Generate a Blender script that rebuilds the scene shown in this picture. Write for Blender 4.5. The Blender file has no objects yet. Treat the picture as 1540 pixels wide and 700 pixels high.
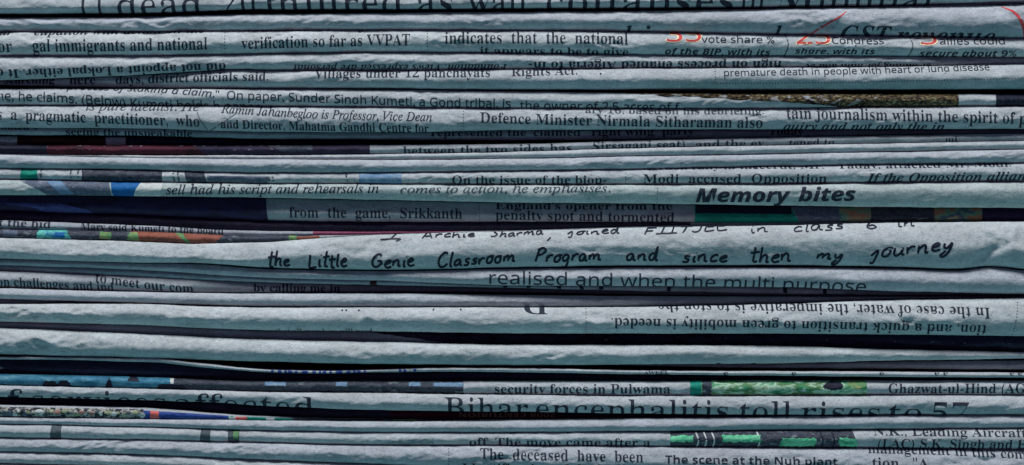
import bpy, bmesh, math, random
from mathutils import Vector, noise

# ------------------------------------------------------------------ scene, camera, light
sc = bpy.context.scene
C = sc.collection
S = 0.00013                      # metres per unit of the drawing (1540 units = 0.20 m of stack)

cam_d = bpy.data.cameras.new('camera')
cam = bpy.data.objects.new('camera', cam_d)
C.objects.link(cam)
cam_d.lens = 100.0
cam_d.sensor_width = 36.0
cam_d.clip_start = 0.01
cam_d.clip_end = 50.0
cam.location = (0.0, -1540 * S * 100.0 / 36.0 - 4 * S, 0.0)
cam.rotation_euler = (math.radians(90), 0, 0)
sc.camera = cam

world = bpy.data.worlds.new('World')
sc.world = world
world.use_nodes = True
bg = world.node_tree.nodes['Background']
bg.inputs[0].default_value = (0.145, 0.125, 0.25, 1)
bg.inputs[1].default_value = 0.34


def area(name, loc, target, sx, sy, power, col):
    d = bpy.data.lights.new(name, 'AREA')
    d.shape = 'RECTANGLE'
    d.size, d.size_y = sx, sy
    d.energy = power
    d.color = col
    o = bpy.data.objects.new(name, d)
    C.objects.link(o)
    o.location = loc
    o.rotation_euler = (Vector(target) - Vector(loc)).to_track_quat('-Z', 'Y').to_euler()
    return o


area('key_lamp', (-0.10, -0.46, 1.02), (0, 0, 0), 0.60, 0.26, 14.2, (0.965, 0.985, 1.0))
area('fill_lamp', (0.08, -0.50, -0.78), (0, 0, 0), 0.7, 0.3, 1.75, (0.24, 0.88, 0.88))

sc.view_settings.view_transform = 'Standard'
sc.view_settings.look = 'None'
sc.view_settings.exposure = 0.0
sc.view_settings.gamma = 1.0


# ------------------------------------------------------------------ materials
def lin(c):
    return tuple((v / 255.0 / 12.92) if v / 255.0 < 0.04045 else ((v / 255.0 + 0.055) / 1.055) ** 2.4 for v in c)


def new_mat(name):
    m = bpy.data.materials.new(name)
    m.use_nodes = True
    nt = m.node_tree
    b = nt.nodes['Principled BSDF']
    b.inputs['Roughness'].default_value = 0.85
    b.inputs['Specular IOR Level'].default_value = 0.15
    return m, nt, b


def tex(nt, scale, stretch=(1, 1, 1), detail=3.0, rough=0.55):
    tc = nt.nodes.new('ShaderNodeTexCoord')
    mp = nt.nodes.new('ShaderNodeMapping')
    mp.inputs['Scale'].default_value = stretch
    nz = nt.nodes.new('ShaderNodeTexNoise')
    nz.inputs['Scale'].default_value = scale
    nz.inputs['Detail'].default_value = detail
    nz.inputs['Roughness'].default_value = rough
    nt.links.new(tc.outputs['Object'], mp.inputs['Vector'])
    nt.links.new(mp.outputs['Vector'], nz.inputs['Vector'])
    return nz


def ramp(nt, fac, stops, interp='LINEAR'):
    r = nt.nodes.new('ShaderNodeValToRGB')
    r.color_ramp.interpolation = interp
    e = r.color_ramp.elements
    while len(e) < len(stops):
        e.new(0.5)
    for i, (p, c) in enumerate(stops):
        e[i].position = p
        e[i].color = (c[0], c[1], c[2], 1)
    nt.links.new(fac, r.inputs[0])
    return r


def mul(nt, a, b, fac=1.0):
    m = nt.nodes.new('ShaderNodeMix')
    m.data_type = 'RGBA'
    m.blend_type = 'MULTIPLY'
    m.inputs[0].default_value = fac
    nt.links.new(a, m.inputs[6])
    nt.links.new(b, m.inputs[7])
    return m.outputs[2]


def bump(nt, b, s1=700.0, s2=2600.0, d1=0.00017, d2=0.00006):
    n1 = tex(nt, s1, (0.6, 1, 1), 4.0, 0.6)
    n2 = tex(nt, s2, (1, 1, 1), 2.0, 0.6)
    b1 = nt.nodes.new('ShaderNodeBump')
    b1.inputs['Strength'].default_value = 1.0
    b1.inputs['Distance'].default_value = d1
    b2 = nt.nodes.new('ShaderNodeBump')
    b2.inputs['Strength'].default_value = 1.0
    b2.inputs['Distance'].default_value = d2
    nt.links.new(n1.outputs['Fac'], b1.inputs['Height'])
    nt.links.new(n2.outputs['Fac'], b2.inputs['Height'])
    nt.links.new(b1.outputs['Normal'], b2.inputs['Normal'])
    nt.links.new(b2.outputs['Normal'], b.inputs['Normal'])


def paper_mat(name, c):
    m, nt, b = new_mat(name)
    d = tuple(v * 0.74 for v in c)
    big = tex(nt, 260.0, (0.5, 1, 1), 5.0, 0.65)
    r1 = ramp(nt, big.outputs['Fac'], [(0.3, d), (0.7, c)])
    fib = tex(nt, 4200.0, (0.55, 1, 1), 2.0, 0.7)          # fibre speckle of newsprint
    r2 = ramp(nt, fib.outputs['Fac'], [(0.28, (0.52, 0.54, 0.57)), (0.46, (0.90, 0.90, 0.91)), (0.7, (1, 1, 1))])
    mid = tex(nt, 1100.0, (0.7, 1, 1), 3.0, 0.7)           # cloudy greying from handling
    r3 = ramp(nt, mid.outputs['Fac'], [(0.3, (0.80, 0.81, 0.83)), (0.6, (1, 1, 1))])
    nt.links.new(mul(nt, mul(nt, r1.outputs[0], r2.outputs[0]), r3.outputs[0]), b.inputs['Base Color'])
    bump(nt, b)
    return m


def ink_mat(name, c, rough=0.7):
    m, nt, b = new_mat(name)
    n = tex(nt, 3600.0, (1, 1, 1), 2.0, 0.6)               # uneven inking
    r = ramp(nt, n.outputs['Fac'], [(0.3, c), (0.75, tuple(v * 2.2 + 0.006 for v in c))])
    nt.links.new(r.outputs[0], b.inputs['Base Color'])
    b.inputs['Roughness'].default_value = rough
    return m


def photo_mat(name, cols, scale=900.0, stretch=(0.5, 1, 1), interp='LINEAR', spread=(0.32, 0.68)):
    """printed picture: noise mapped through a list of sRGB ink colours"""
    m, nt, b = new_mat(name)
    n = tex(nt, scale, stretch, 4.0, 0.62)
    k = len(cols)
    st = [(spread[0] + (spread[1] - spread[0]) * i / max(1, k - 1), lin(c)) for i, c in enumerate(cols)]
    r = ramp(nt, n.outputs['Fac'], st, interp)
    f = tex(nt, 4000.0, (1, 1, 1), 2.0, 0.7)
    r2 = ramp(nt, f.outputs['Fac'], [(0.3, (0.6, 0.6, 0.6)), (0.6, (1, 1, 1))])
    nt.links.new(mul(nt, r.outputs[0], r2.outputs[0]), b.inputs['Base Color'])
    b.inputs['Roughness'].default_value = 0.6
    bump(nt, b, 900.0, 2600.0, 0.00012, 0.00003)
    return m


M = {
    'paper': paper_mat('newsprint', (0.58, 0.63, 0.655)),
    'paper_blue': paper_mat('newsprint_blue', (0.55, 0.60, 0.645)),
    'paper_green': paper_mat('newsprint_green', (0.57, 0.66, 0.65)),
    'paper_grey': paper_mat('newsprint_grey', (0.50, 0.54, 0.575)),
    'paper_pale': paper_mat('newsprint_pale', (0.64, 0.695, 0.71)),
    'paper_dim': paper_mat('newsprint_shaded', (0.43, 0.47, 0.52)),  # darker newsprint for sunk sheets, their shade mixed into the colour
    'ink': ink_mat('black_ink', (0.014, 0.019, 0.031)),
    'ink_soft': ink_mat('grey_ink', (0.035, 0.045, 0.060)),
    'pen': ink_mat('pen_ink', (0.006, 0.008, 0.020), 0.5),
    'red': ink_mat('red_ink', (0.40, 0.045, 0.05)),
    'maroon_line': ink_mat('dark_red_ink', (0.22, 0.02, 0.035)),
    'cream': ink_mat('cream_ink', (0.62, 0.55, 0.36)),
    'tan': ink_mat('tan_ink', (0.20, 0.12, 0.08)),
    'field': photo_mat('field_picture', [(18, 16, 20), (52, 38, 36), (86, 64, 46), (126, 112, 72), (58, 48, 42), (160, 156, 116)], 2300.0, (0.6, 1, 1.1), 'LINEAR', (0.40, 0.62)),
    'maroon': photo_mat('maroon_ink', [(48, 20, 32), (84, 30, 50), (62, 24, 42)], 500.0),
    'brown': photo_mat('brown_ink', [(40, 12, 18), (66, 24, 26), (40, 14, 20)], 500.0),
    'violet': photo_mat('violet_ink', [(44, 38, 64), (56, 48, 86), (40, 34, 58)], 400.0),
    'plum': photo_mat('plum_ink_and_shade', [(40, 34, 54), (56, 48, 74), (44, 36, 58)], 500.0),  # dark printed strip, and shade painted onto sunk folds
    'violet_light': photo_mat('light_violet_ink', [(62, 62, 116), (88, 90, 150), (66, 66, 120)], 500.0),
    'navy': photo_mat('navy_ink_and_shade', [(18, 20, 38), (30, 34, 56), (24, 26, 46)], 400.0),  # dark print, and the shadow painted over the green strip
    'slate': photo_mat('slate_picture', [(66, 76, 92), (110, 122, 138), (84, 96, 120), (140, 152, 165)], 900.0),
    'slate_dark': photo_mat('dark_slate_picture', [(34, 36, 52), (78, 86, 98), (46, 50, 68), (128, 138, 146)], 900.0),
    'slate_pale': photo_mat('pale_slate_picture', [(128, 142, 150), (150, 164, 170), (112, 128, 138)], 1200.0),
    'blue': photo_mat('blue_ink', [(18, 92, 160), (30, 112, 180), (22, 100, 168)], 500.0),
    'sky': photo_mat('sky_blue_picture', [(44, 108, 140), (70, 136, 165), (110, 165, 185)], 700.0),
    'paleblue': photo_mat('pale_blue_ink', [(128, 158, 185), (110, 145, 180), (150, 178, 198)], 500.0),
    'green': photo_mat('teal_green_ink', [(12, 128, 112), (20, 148, 128), (10, 120, 108)], 500.0),
    'lawn': photo_mat('green_picture', [(30, 60, 66), (60, 150, 100), (190, 226, 200), (90, 130, 80), (60, 150, 110), (225, 240, 228)], 330.0, (0.45, 1.3, 1)),
    'emerald': photo_mat('emerald_picture', [(60, 190, 130), (130, 225, 180), (44, 150, 104)], 700.0),
    'crowd': photo_mat('crowd_picture', [(24, 26, 34), (34, 36, 48), (60, 66, 76), (200, 200, 190), (48, 52, 66), (150, 160, 140)], 800.0, (0.8, 1, 1)),
    'royal': photo_mat('royal_blue_ink', [(36, 58, 130), (54, 84, 160), (40, 62, 136)], 700.0),
    'coral': photo_mat('coral_ink', [(225, 92, 92), (238, 128, 120)], 700.0),
    'coral_dim': photo_mat('dull_coral_ink', [(170, 110, 104), (190, 150, 140)], 700.0),
    'tan_pale': photo_mat('pale_green_ink', [(150, 165, 120), (196, 200, 168)], 700.0),
    'orange': photo_mat('orange_picture', [(140, 76, 64), (160, 98, 80), (120, 66, 64), (170, 130, 92)], 700.0, (0.3, 1, 1)),
    'lime': photo_mat('lime_picture', [(130, 148, 80), (90, 150, 104), (165, 168, 104)], 800.0),
    'aqua': photo_mat('aqua_picture', [(30, 130, 130), (110, 205, 195), (40, 110, 160)], 900.0),
    'pink': photo_mat('pink_edge_ink', [(132, 62, 92), (150, 84, 112)], 500.0),
    'cyanink': photo_mat('cyan_ink', [(50, 150, 150), (120, 200, 190)], 800.0),
    'grey_mark': photo_mat('grey_ink_block', [(64, 76, 84), (92, 106, 112)], 800.0),
    'white': photo_mat('white_paper_shape', [(205, 214, 212), (222, 228, 226)], 500.0),
    'prismatic': photo_mat('multicolour_strip', [(150, 170, 130), (190, 120, 90), (120, 170, 140), (60, 90, 130), (200, 190, 140)], 420.0, (0.5, 1, 1)),
}


# ------------------------------------------------------------------ curves
def lerp_pts(pts):
    """smooth monotone curve through (x, y) points, flat outside"""
    xs = [p[0] for p in pts]
    ys = [p[1] for p in pts]
    n = len(xs)
    if n == 1:
        return lambda x: ys[0]
    dl = [(ys[i + 1] - ys[i]) / (xs[i + 1] - xs[i]) for i in range(n - 1)]
    ms = [dl[0]] + [0.0 if dl[i - 1] * dl[i] <= 0 else 2 * dl[i - 1] * dl[i] / (dl[i - 1] + dl[i]) for i in range(1, n - 1)] + [dl[-1]]

    def f(x):
        if x <= xs[0]:
            return ys[0] + ms[0] * max(x - xs[0], -60) * 0.5
        if x >= xs[-1]:
            return ys[-1] + ms[-1] * min(x - xs[-1], 60) * 0.5
        for i in range(n - 1):
            if x <= xs[i + 1]:
                h = xs[i + 1] - xs[i]
                t = (x - xs[i]) / h
                t2, t3 = t * t, t * t * t
                return (ys[i] * (2 * t3 - 3 * t2 + 1) + ms[i] * h * (t3 - 2 * t2 + t)
                        + ys[i + 1] * (-2 * t3 + 3 * t2) + ms[i + 1] * h * (t3 - t2))
    return f


def Y(*ys):
    """edge heights at x = 0 200 400 580 780 960 1160 1340 1540"""
    return list(zip((0, 200, 400, 580, 780, 960, 1160, 1340, 1540), ys))


def sstep(a, b, x):
    t = max(0.0, min(1.0, (x - a) / (b - a)))
    return t * t * (3 - 2 * t)


class Paper:
    """one folded newspaper: the fold faces the camera, the body runs back into the pile"""

    def __init__(self, seed, top, bot, d=0.0, bulge=0.55, ridge=0.5, crum=1.0, creases=(), sharp=1.6, rx=None):
        self.seed = seed * 7.31
        self.T, self.B = lerp_pts(top), lerp_pts(bot)
        self.d = lerp_pts(d) if isinstance(d, (list, tuple)) else (lambda x, k=d: k)
        self.ridge = lerp_pts(ridge) if isinstance(ridge, (list, tuple)) else (lambda x, k=ridge: k)
        d0 = self.d
        self.d = lambda x: d0(x) + max(0.0, d0(x) - 3) * 0.45
        self.bulge, self.crum, self.creases, self.sharp = bulge, crum, creases, sharp
        self.cache = {}

    def col(self, x):
        k = round(x, 2)
        c = self.cache.get(k)
        if c is None:
            w1 = 0.55 * noise.noise(Vector((x / 47.0, self.seed, 0.0))) + 0.25 * noise.noise(Vector((x / 13.0, self.seed, 3.0)))
            w2 = 0.55 * noise.noise(Vector((x / 51.0, self.seed, 7.0))) + 0.25 * noise.noise(Vector((x / 14.0, self.seed, 9.0)))
            w1 += 0.28 * noise.noise(Vector((x / 4.5, self.seed, 5.0)))
            w2 += 0.28 * noise.noise(Vector((x / 4.5, self.seed, 6.0)))
            t, b = self.T(x) + w1, self.B(x) + w2
            if b - t < 1.0:
                mid = (b + t) / 2
                t, b = mid - 0.5, mid + 0.5
            h = b - t
            r = self.ridge(x) + 0.10 * noise.noise(Vector((x / 75.0, self.seed, 13.0))) + 0.05 * noise.noise(Vector((x / 19.0, self.seed, 17.0)))
            r = max(0.22, min(0.80, r))
            dd = self.d(x) + 1.2 * noise.noise(Vector((x / 110.0, self.seed, 21.0)))
            c = (t, b, h, r, dd)
            self.cache[k] = c
        return c

    def w(self, x, v):
        t, b, h, r, dd = self.col(x)
        if v <= t:
            return -dd - (t - v)
        if v >= b:
            return -dd - (v - b)
        u = (v - t) / h
        s = (r - u) / r if u < r else (u - r) / (1 - r)
        f = max(0.0, 1 - s ** self.sharp) ** 0.62
        amp = self.bulge * h * (1.0 if h < 30 else 30.0 / h + (1 - 30.0 / h) * 0.55)
        k = self.crum * min(1.0, h / 22.0) * min(1.0, 6 * u * (1 - u) * 1.2)
        k *= 0.35 + 1.5 * max(0.0, 0.45 + noise.noise(Vector((x / 120.0, v / 60.0, self.seed + 71)))) ** 1.5
        n1 = noise.noise(Vector((x / 60.0, v / 13.0, self.seed)))
        n2 = 1 - 2.4 * abs(noise.noise(Vector((x / 36.0 + v / 30.0, v / 12.0, self.seed + 31))))
        n3 = noise.noise(Vector((x / 10.0, v / 6.0, self.seed + 57)))
        n4 = 0.5 - abs(noise.noise(Vector((x / 24.0 - v / 11.0, v / 16.0 + x / 90.0, self.seed + 83)))) - abs(noise.noise(Vector((x / 17.0 + v / 8.0, v / 12.0, self.seed + 91))))
        wv = amp * f + k * (1.3 * n1 + 0.7 * n2 + 0.2 * n3 + 1.5 * n4)
        for (cx, cv, ang, ln, wd, am) in self.creases:
            dx, dv = x - cx, v - cv
            if abs(dx) > ln + 30:
                continue
            ca, sa = math.cos(ang), math.sin(ang)
            al, pe = dx * ca + dv * sa, -dx * sa + dv * ca
            g = math.exp(-(al / ln) ** 2) * max(0.0, 1 - abs(pe) / wd)
            wv += am * g * min(1.0, 8 * u * (1 - u))
        return -dd + wv

    def pt(self, x, v, off=0.0):
        """point of the printed surface, lifted by off along its normal (drawing units -> metres)"""
        w = self.w(x, v)
        vv, ww = v, w
        t, b, h, r, dd = self.col(x)
        if v < t:
            vv = t
        elif v > b:
            vv = b
        if off:
            e = 0.3
            dw = (self.w(x, v + e) - self.w(x, v - e)) / (2 * e)
            dw = max(-4, min(4, dw))
            nn = math.sqrt(1 + dw * dw)
            vv += off * (-dw) / nn
            ww += off / nn
        return Vector(((x - 770) * S, -ww * S, (350 - vv) * S))


# ------------------------------------------------------------------ object building
def link_mesh(name, verts, faces, mat, parent, smooth=True):
    me = bpy.data.meshes.new(name)
    off = parent.location
    me.from_pydata([tuple(v - off) for v in verts], [], faces)
    if smooth:
        me.polygons.foreach_set('use_smooth', [True] * len(me.polygons))
    me.materials.append(M[mat])
    me.update()
    o = bpy.data.objects.new(name, me)
    C.objects.link(o)
    o.parent = parent
    return o


def xgrid(a, b):
    xs = []
    x = a
    while x < b:
        xs.append(x)
        x += 3.0 if -12 < x < 1552 else 30.0
    xs.append(b)
    return xs


GROUP = 'folded newspapers stacked in a pile'


def make_paper(p, label, mat='paper'):
    root = bpy.data.objects.new('folded_newspaper', None)
    root.empty_display_size = 0.01
    C.objects.link(root)
    tm, bm_, hm, rm, dm = p.col(770)
    root.location = (0, dm * S, (350 - bm_) * S)
    root['label'] = label
    root['category'] = 'newspaper'
    root['group'] = GROUP
    p.root = root
    fold_mesh(p, 'outer_page', mat)
    return p


def inner_page(outer, seed, top, bot, d, mat='paper_dim'):
    """a thin inner page of the same newspaper showing behind its outer fold"""
    q = Paper(seed, top, bot, d, 0.5, 0.5, 0.5)
    q.root = outer.root
    fold_mesh(q, 'inner_page', mat)
    return q


def fold_mesh(p, name, mat):
    rnd = random.Random(int(p.seed * 100))
    root = p.root
    hm = p.col(770)[2]
    xs = xgrid(-430 - rnd.random() * 90, 1970 + rnd.random() * 90)
    L = 1450 + rnd.random() * 60
    N = 26 if hm > 12 else 18
    us = [(1 - math.cos(math.pi * i / N)) / 2 for i in range(N + 1)]
    verts, faces = [], []
    for x in xs:
        t, b, h, r, dd = p.col(x)
        pt = lambda v, w: Vector(((x - 770) * S, -w * S, (350 - v) * S))
        colv = [pt(t + 0.5, -dd - L), pt(t + 0.45, -dd - 60), pt(t + 0.2, -dd - 4)]
        for u in us:
            v = t + u * h
            colv.append(pt(v, p.w(x, min(max(v, t + 1e-4), b - 1e-4))))
        colv += [pt(b - 0.2, -dd - 4), pt(b - 0.45, -dd - 60), pt(b - 0.5, -dd - L)]
        verts += colv
    K = N + 1 + 6
    for i in range(len(xs) - 1):
        for j in range(K - 1):
            a = i * K + j
            faces.append((a, a + 1, a + K + 1, a + K))
    faces.append(tuple(range(K)))                                  # trimmed page ends left and right
    faces.append(tuple(reversed(range((len(xs) - 1) * K, len(xs) * K))))
    link_mesh(name, verts, faces, mat, root)


def edge_fn(e):
    """patch side: number, or [(u, x), ...]"""
    if isinstance(e, (int, float)):
        return lambda u: e
    return lerp_lin(e)


def lerp_lin(pts):
    def f(u):
        if u <= pts[0][0]:
            return pts[0][1]
        for (a, b), (c, d) in zip(pts, pts[1:]):
            if u <= c:
                return b + (d - b) * (u - a) / (c - a)
        return pts[-1][1]
    return f


def patch(p, mat, xl, xr, u0=-0.1, u1=1.1, name='printed_picture', off=0.3, rag=0.0, v=False):
    """inked area or painted shade on the page between sides xl and xr, heights u0..u1 (fractions, or lists over x)"""
    L, R = edge_fn(xl), edge_fn(xr)
    U0 = lerp_lin(u0) if isinstance(u0, list) else (lambda x: u0)
    U1 = lerp_lin(u1) if isinstance(u1, list) else (lambda x: u1)
    wmax = max(R(k / 10.0) - L(k / 10.0) for k in range(11))
    nx = max(2, int(wmax / 3.0))
    N = 22
    verts, faces = [], []
    for j in range(N + 1):
        q = (1 - math.cos(math.pi * j / N)) / 2
        for i in range(nx + 1):
            um = q
            x = L(um) + (R(um) - L(um)) * i / nx
            if rag and i in (0, nx):
                x += rag * noise.noise(Vector((x, j * 0.9, p.seed)))
            a, b = U0(x), U1(x)
            t, bb, h, r, dd = p.col(x)
            uu = a + (b - a) * q
            if rag:
                uu += rag / h * 0.6 * noise.noise(Vector((x / 5.0, q * 3, p.seed + 5))) * (1 if 0.02 < uu < 0.98 else 0)
            verts.append(p.pt(x, t + uu * h, off))
    for j in range(N):
        for i in range(nx):
            a = j * (nx + 1) + i
            faces.append((a, a + nx + 1, a + nx + 2, a + 1))
    return link_mesh(name, verts, faces, mat, p.root)


def ribbon(p, pts, width, mat, name, off=0.45, smooth_n=4, taper=False, into=None):
    """a drawn line on the page through (x, v) points"""
    q = []
    n = len(pts)
    for i in range(n - 1):
        p0, p1, p2, p3 = pts[max(0, i - 1)], pts[i], pts[i + 1], pts[min(n - 1, i + 2)]
        for k in range(smooth_n):
            t = k / smooth_n
            q.append(tuple(0.5 * ((2 * p1[a]) + (-p0[a] + p2[a]) * t + (2 * p0[a] - 5 * p1[a] + 4 * p2[a] - p3[a]) * t * t
                                  + (-p0[a] + 3 * p1[a] - 3 * p2[a] + p3[a]) * t ** 3) for a in (0, 1)))
    q.append(tuple(pts[-1][:2]))
    verts, faces = into if into is not None else ([], [])
    base = len(verts)
    m = len(q)
    # rounded ends
    for i, (x, v) in enumerate(q):
        a, b = q[max(0, i - 1)], q[min(m - 1, i + 1)]
        dx, dv = b[0] - a[0], b[1] - a[1]
        l = math.hypot(dx, dv) or 1.0
        nx, nv = -dv / l, dx / l
        hw = width / 2 * (0.62 if i in (0, m - 1) else 1.0)
        if taper:
            hw = width / 2 * (0.15 + 0.85 * math.sin(math.pi * (i + 0.3) / (m - 0.4)))
        hw *= 1 + 0.16 * noise.noise(Vector((x / 4.0, v / 4.0, p.seed)))
        for s in (-1, 0, 1):
            verts.append(p.pt(x + s * nx * hw, v + s * nv * hw, off))
    for i in range(m - 1):
        for s in range(2):
            a = base + i * 3 + s
            faces.append((a, a + 1, a + 4, a + 3))
    if into is None:
        return link_mesh(name, verts, faces, mat, p.root)


def blob(p, mat, x, w, u0, u1, name='printed_picture', off=0.5, rag=1.5):
    m = x + w / 2
    L = [(k / 8, m - w / 2 * math.sqrt(max(0.02, 1 - (k / 4 - 1) ** 2))) for k in range(9)]
    R_ = [(k / 8, m + w / 2 * math.sqrt(max(0.02, 1 - (k / 4 - 1) ** 2))) for k in range(9)]
    return patch(p, mat, L, R_, u0, u1, name, off, rag)


def dots(p, pts, size, mat='ink_soft', name='column_rule'):
    verts, faces = [], []
    for (x, v) in pts:
        b = len(verts)
        for k in range(6):
            a = k * math.pi / 3
            verts.append(p.pt(x + size * math.cos(a), v + size * math.sin(a), 0.45))
        faces.append(tuple(range(b, b + 6)))
    return link_mesh(name, verts, faces, mat, p.root)


def vrule(p, x, v0, v1, lean=0.0, step=4.2):
    n = max(2, int((v1 - v0) / step))
    dots(p, [(x + lean * i / n, v0 + (v1 - v0) * i / n) for i in range(n + 1)], 0.85)


# ------------------------------------------------------------------ lettering
STY = {
    'serif': (0x1D400, 0x1D41A, 0x1D7CE, 0.0, 0.009),
    'serifbold': (0x1D400, 0x1D41A, 0x1D7CE, 0.0),
    'head': (0x1D400, 0x1D41A, 0x1D7CE, 0.001, 0.029),
    'italic': (0x1D434, 0x1D44E, None, 0.006),
    'bolditalic': (0x1D468, 0x1D482, 0x1D7CE, 0.0),
    'sans': (0x1D5A0, 0x1D5BA, 0x1D7E2, 0.006),
    'light': (0x1D5A0, 0x1D5BA, 0x1D7E2, 0.001),
    'sansbold': (0x1D5D4, 0x1D5EE, 0x1D7EC, 0.0),
    'heavyitalic': (0x1D63C, 0x1D656, 0x1D7EC, 0.012),
    'sansitalic': (0x1D608, 0x1D622, None, 0.008),
    'sansbolditalic': (0x1D63C, 0x1D656, 0x1D7EC, 0.0),
}
XH = {}


def styled(s, style):
    U, l, dg = STY[style][:3]
    o = ''
    for c in s:
        if 'A' <= c <= 'Z':
            o += chr(U + ord(c) - 65)
        elif 'a' <= c <= 'z':
            o += chr(l + ord(c) - 97)
        elif c.isdigit() and dg:
            o += chr(dg + ord(c) - 48)
        else:
            o += c
    return o.replace(chr(0x1D455), '\u210e')


def text_mesh(s, style):
    cu = bpy.data.curves.new('lettering', 'FONT')
    cu.body = styled(s, style)
    cu.offset = STY[style][3]
    cu.resolution_u = 3
    o = bpy.data.objects.new('lettering', cu)
    C.objects.link(o)
    me = o.to_mesh()
    bm = bmesh.new()
    bm.from_mesh(me)
    o.to_mesh_clear()
    bpy.data.objects.remove(o)
    bpy.data.curves.remove(cu)
    bmesh.ops.remove_doubles(bm, verts=bm.verts[:], dist=1e-6)
    if len(STY[style]) > 4:                       # thin the upright stems only, hairlines and serifs keep their weight
        k = STY[style][4]
        nx = {}
        for e in bm.edges:
            if len(e.link_faces) == 1:
                a, b = e.verts
                n = Vector((b.co.y - a.co.y, a.co.x - b.co.x))
                l = n.length or 1.0
                c = e.link_faces[0].calc_center_median()
                if n.x * (c.x - a.co.x) + n.y * (c.y - a.co.y) > 0:
                    n = -n
                for v in (a, b):
                    q = nx.setdefault(v, [0.0, 0.0])
                    q[0] += n.x
                    q[1] += n.y
        for v, q in nx.items():
            v.co.x -= k * q[0] / (math.hypot(*q) or 1.0)
    return bm


def xheight(style):
    if style not in XH:
        bm = text_mesh('x', style)
        XH[style] = max(v.co.y for v in bm.verts)
        bm.free()
    return XH[style]


def write(p, s, style, base, xh, flip=False, mat='ink', name='body_text', off=0.45):
    """print words on the page: base = [(x, y) ...] is the baseline, its first and last x the ends of the line"""
    bm = text_mesh(s, style)
    if not bm.verts:
        bm.free()
        return
    k = xh / xheight(style)
    x0, x1 = base[0][0], base[-1][0]
    f = lerp_pts(base)
    lo = min(v.co.x for v in bm.verts)
    hi = max(v.co.x for v in bm.verts)
    ylo = min(v.co.y for v in bm.verts)
    yhi = max(v.co.y for v in bm.verts)
    kx = (x1 - x0) / (hi - lo)

    def cut(co, no):
        bmesh.ops.bisect_plane(bm, geom=bm.verts[:] + bm.edges[:] + bm.faces[:], dist=1e-7, plane_co=co, plane_no=no)
    n = int((yhi - ylo) * k / 1.8)
    for i in range(1, n):
        cut((0, ylo + (yhi - ylo) * i / n, 0), (0, 1, 0))
    if xh > 13:
        n = int((x1 - x0) / 6.0)
        for i in range(1, n):
            cut((lo + (hi - lo) * i / n, 0, 0), (1, 0, 0))
    idx = {}
    verts = []
    for i, v in enumerate(bm.verts):
        gx, gy = v.co.x, v.co.y
        x = x0 + (gx - lo) * kx if not flip else x1 - (gx - lo) * kx
        vv = f(x) - gy * k if not flip else f(x) + gy * k
        verts.append(p.pt(x, vv, off))
        idx[v] = i
    faces = []
    for fc in bm.faces:
        q = [idx[v] for v in fc.verts]
        faces.append(tuple(q))
    bm.free()
    return link_mesh(name, verts, faces, mat, p.root)


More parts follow.
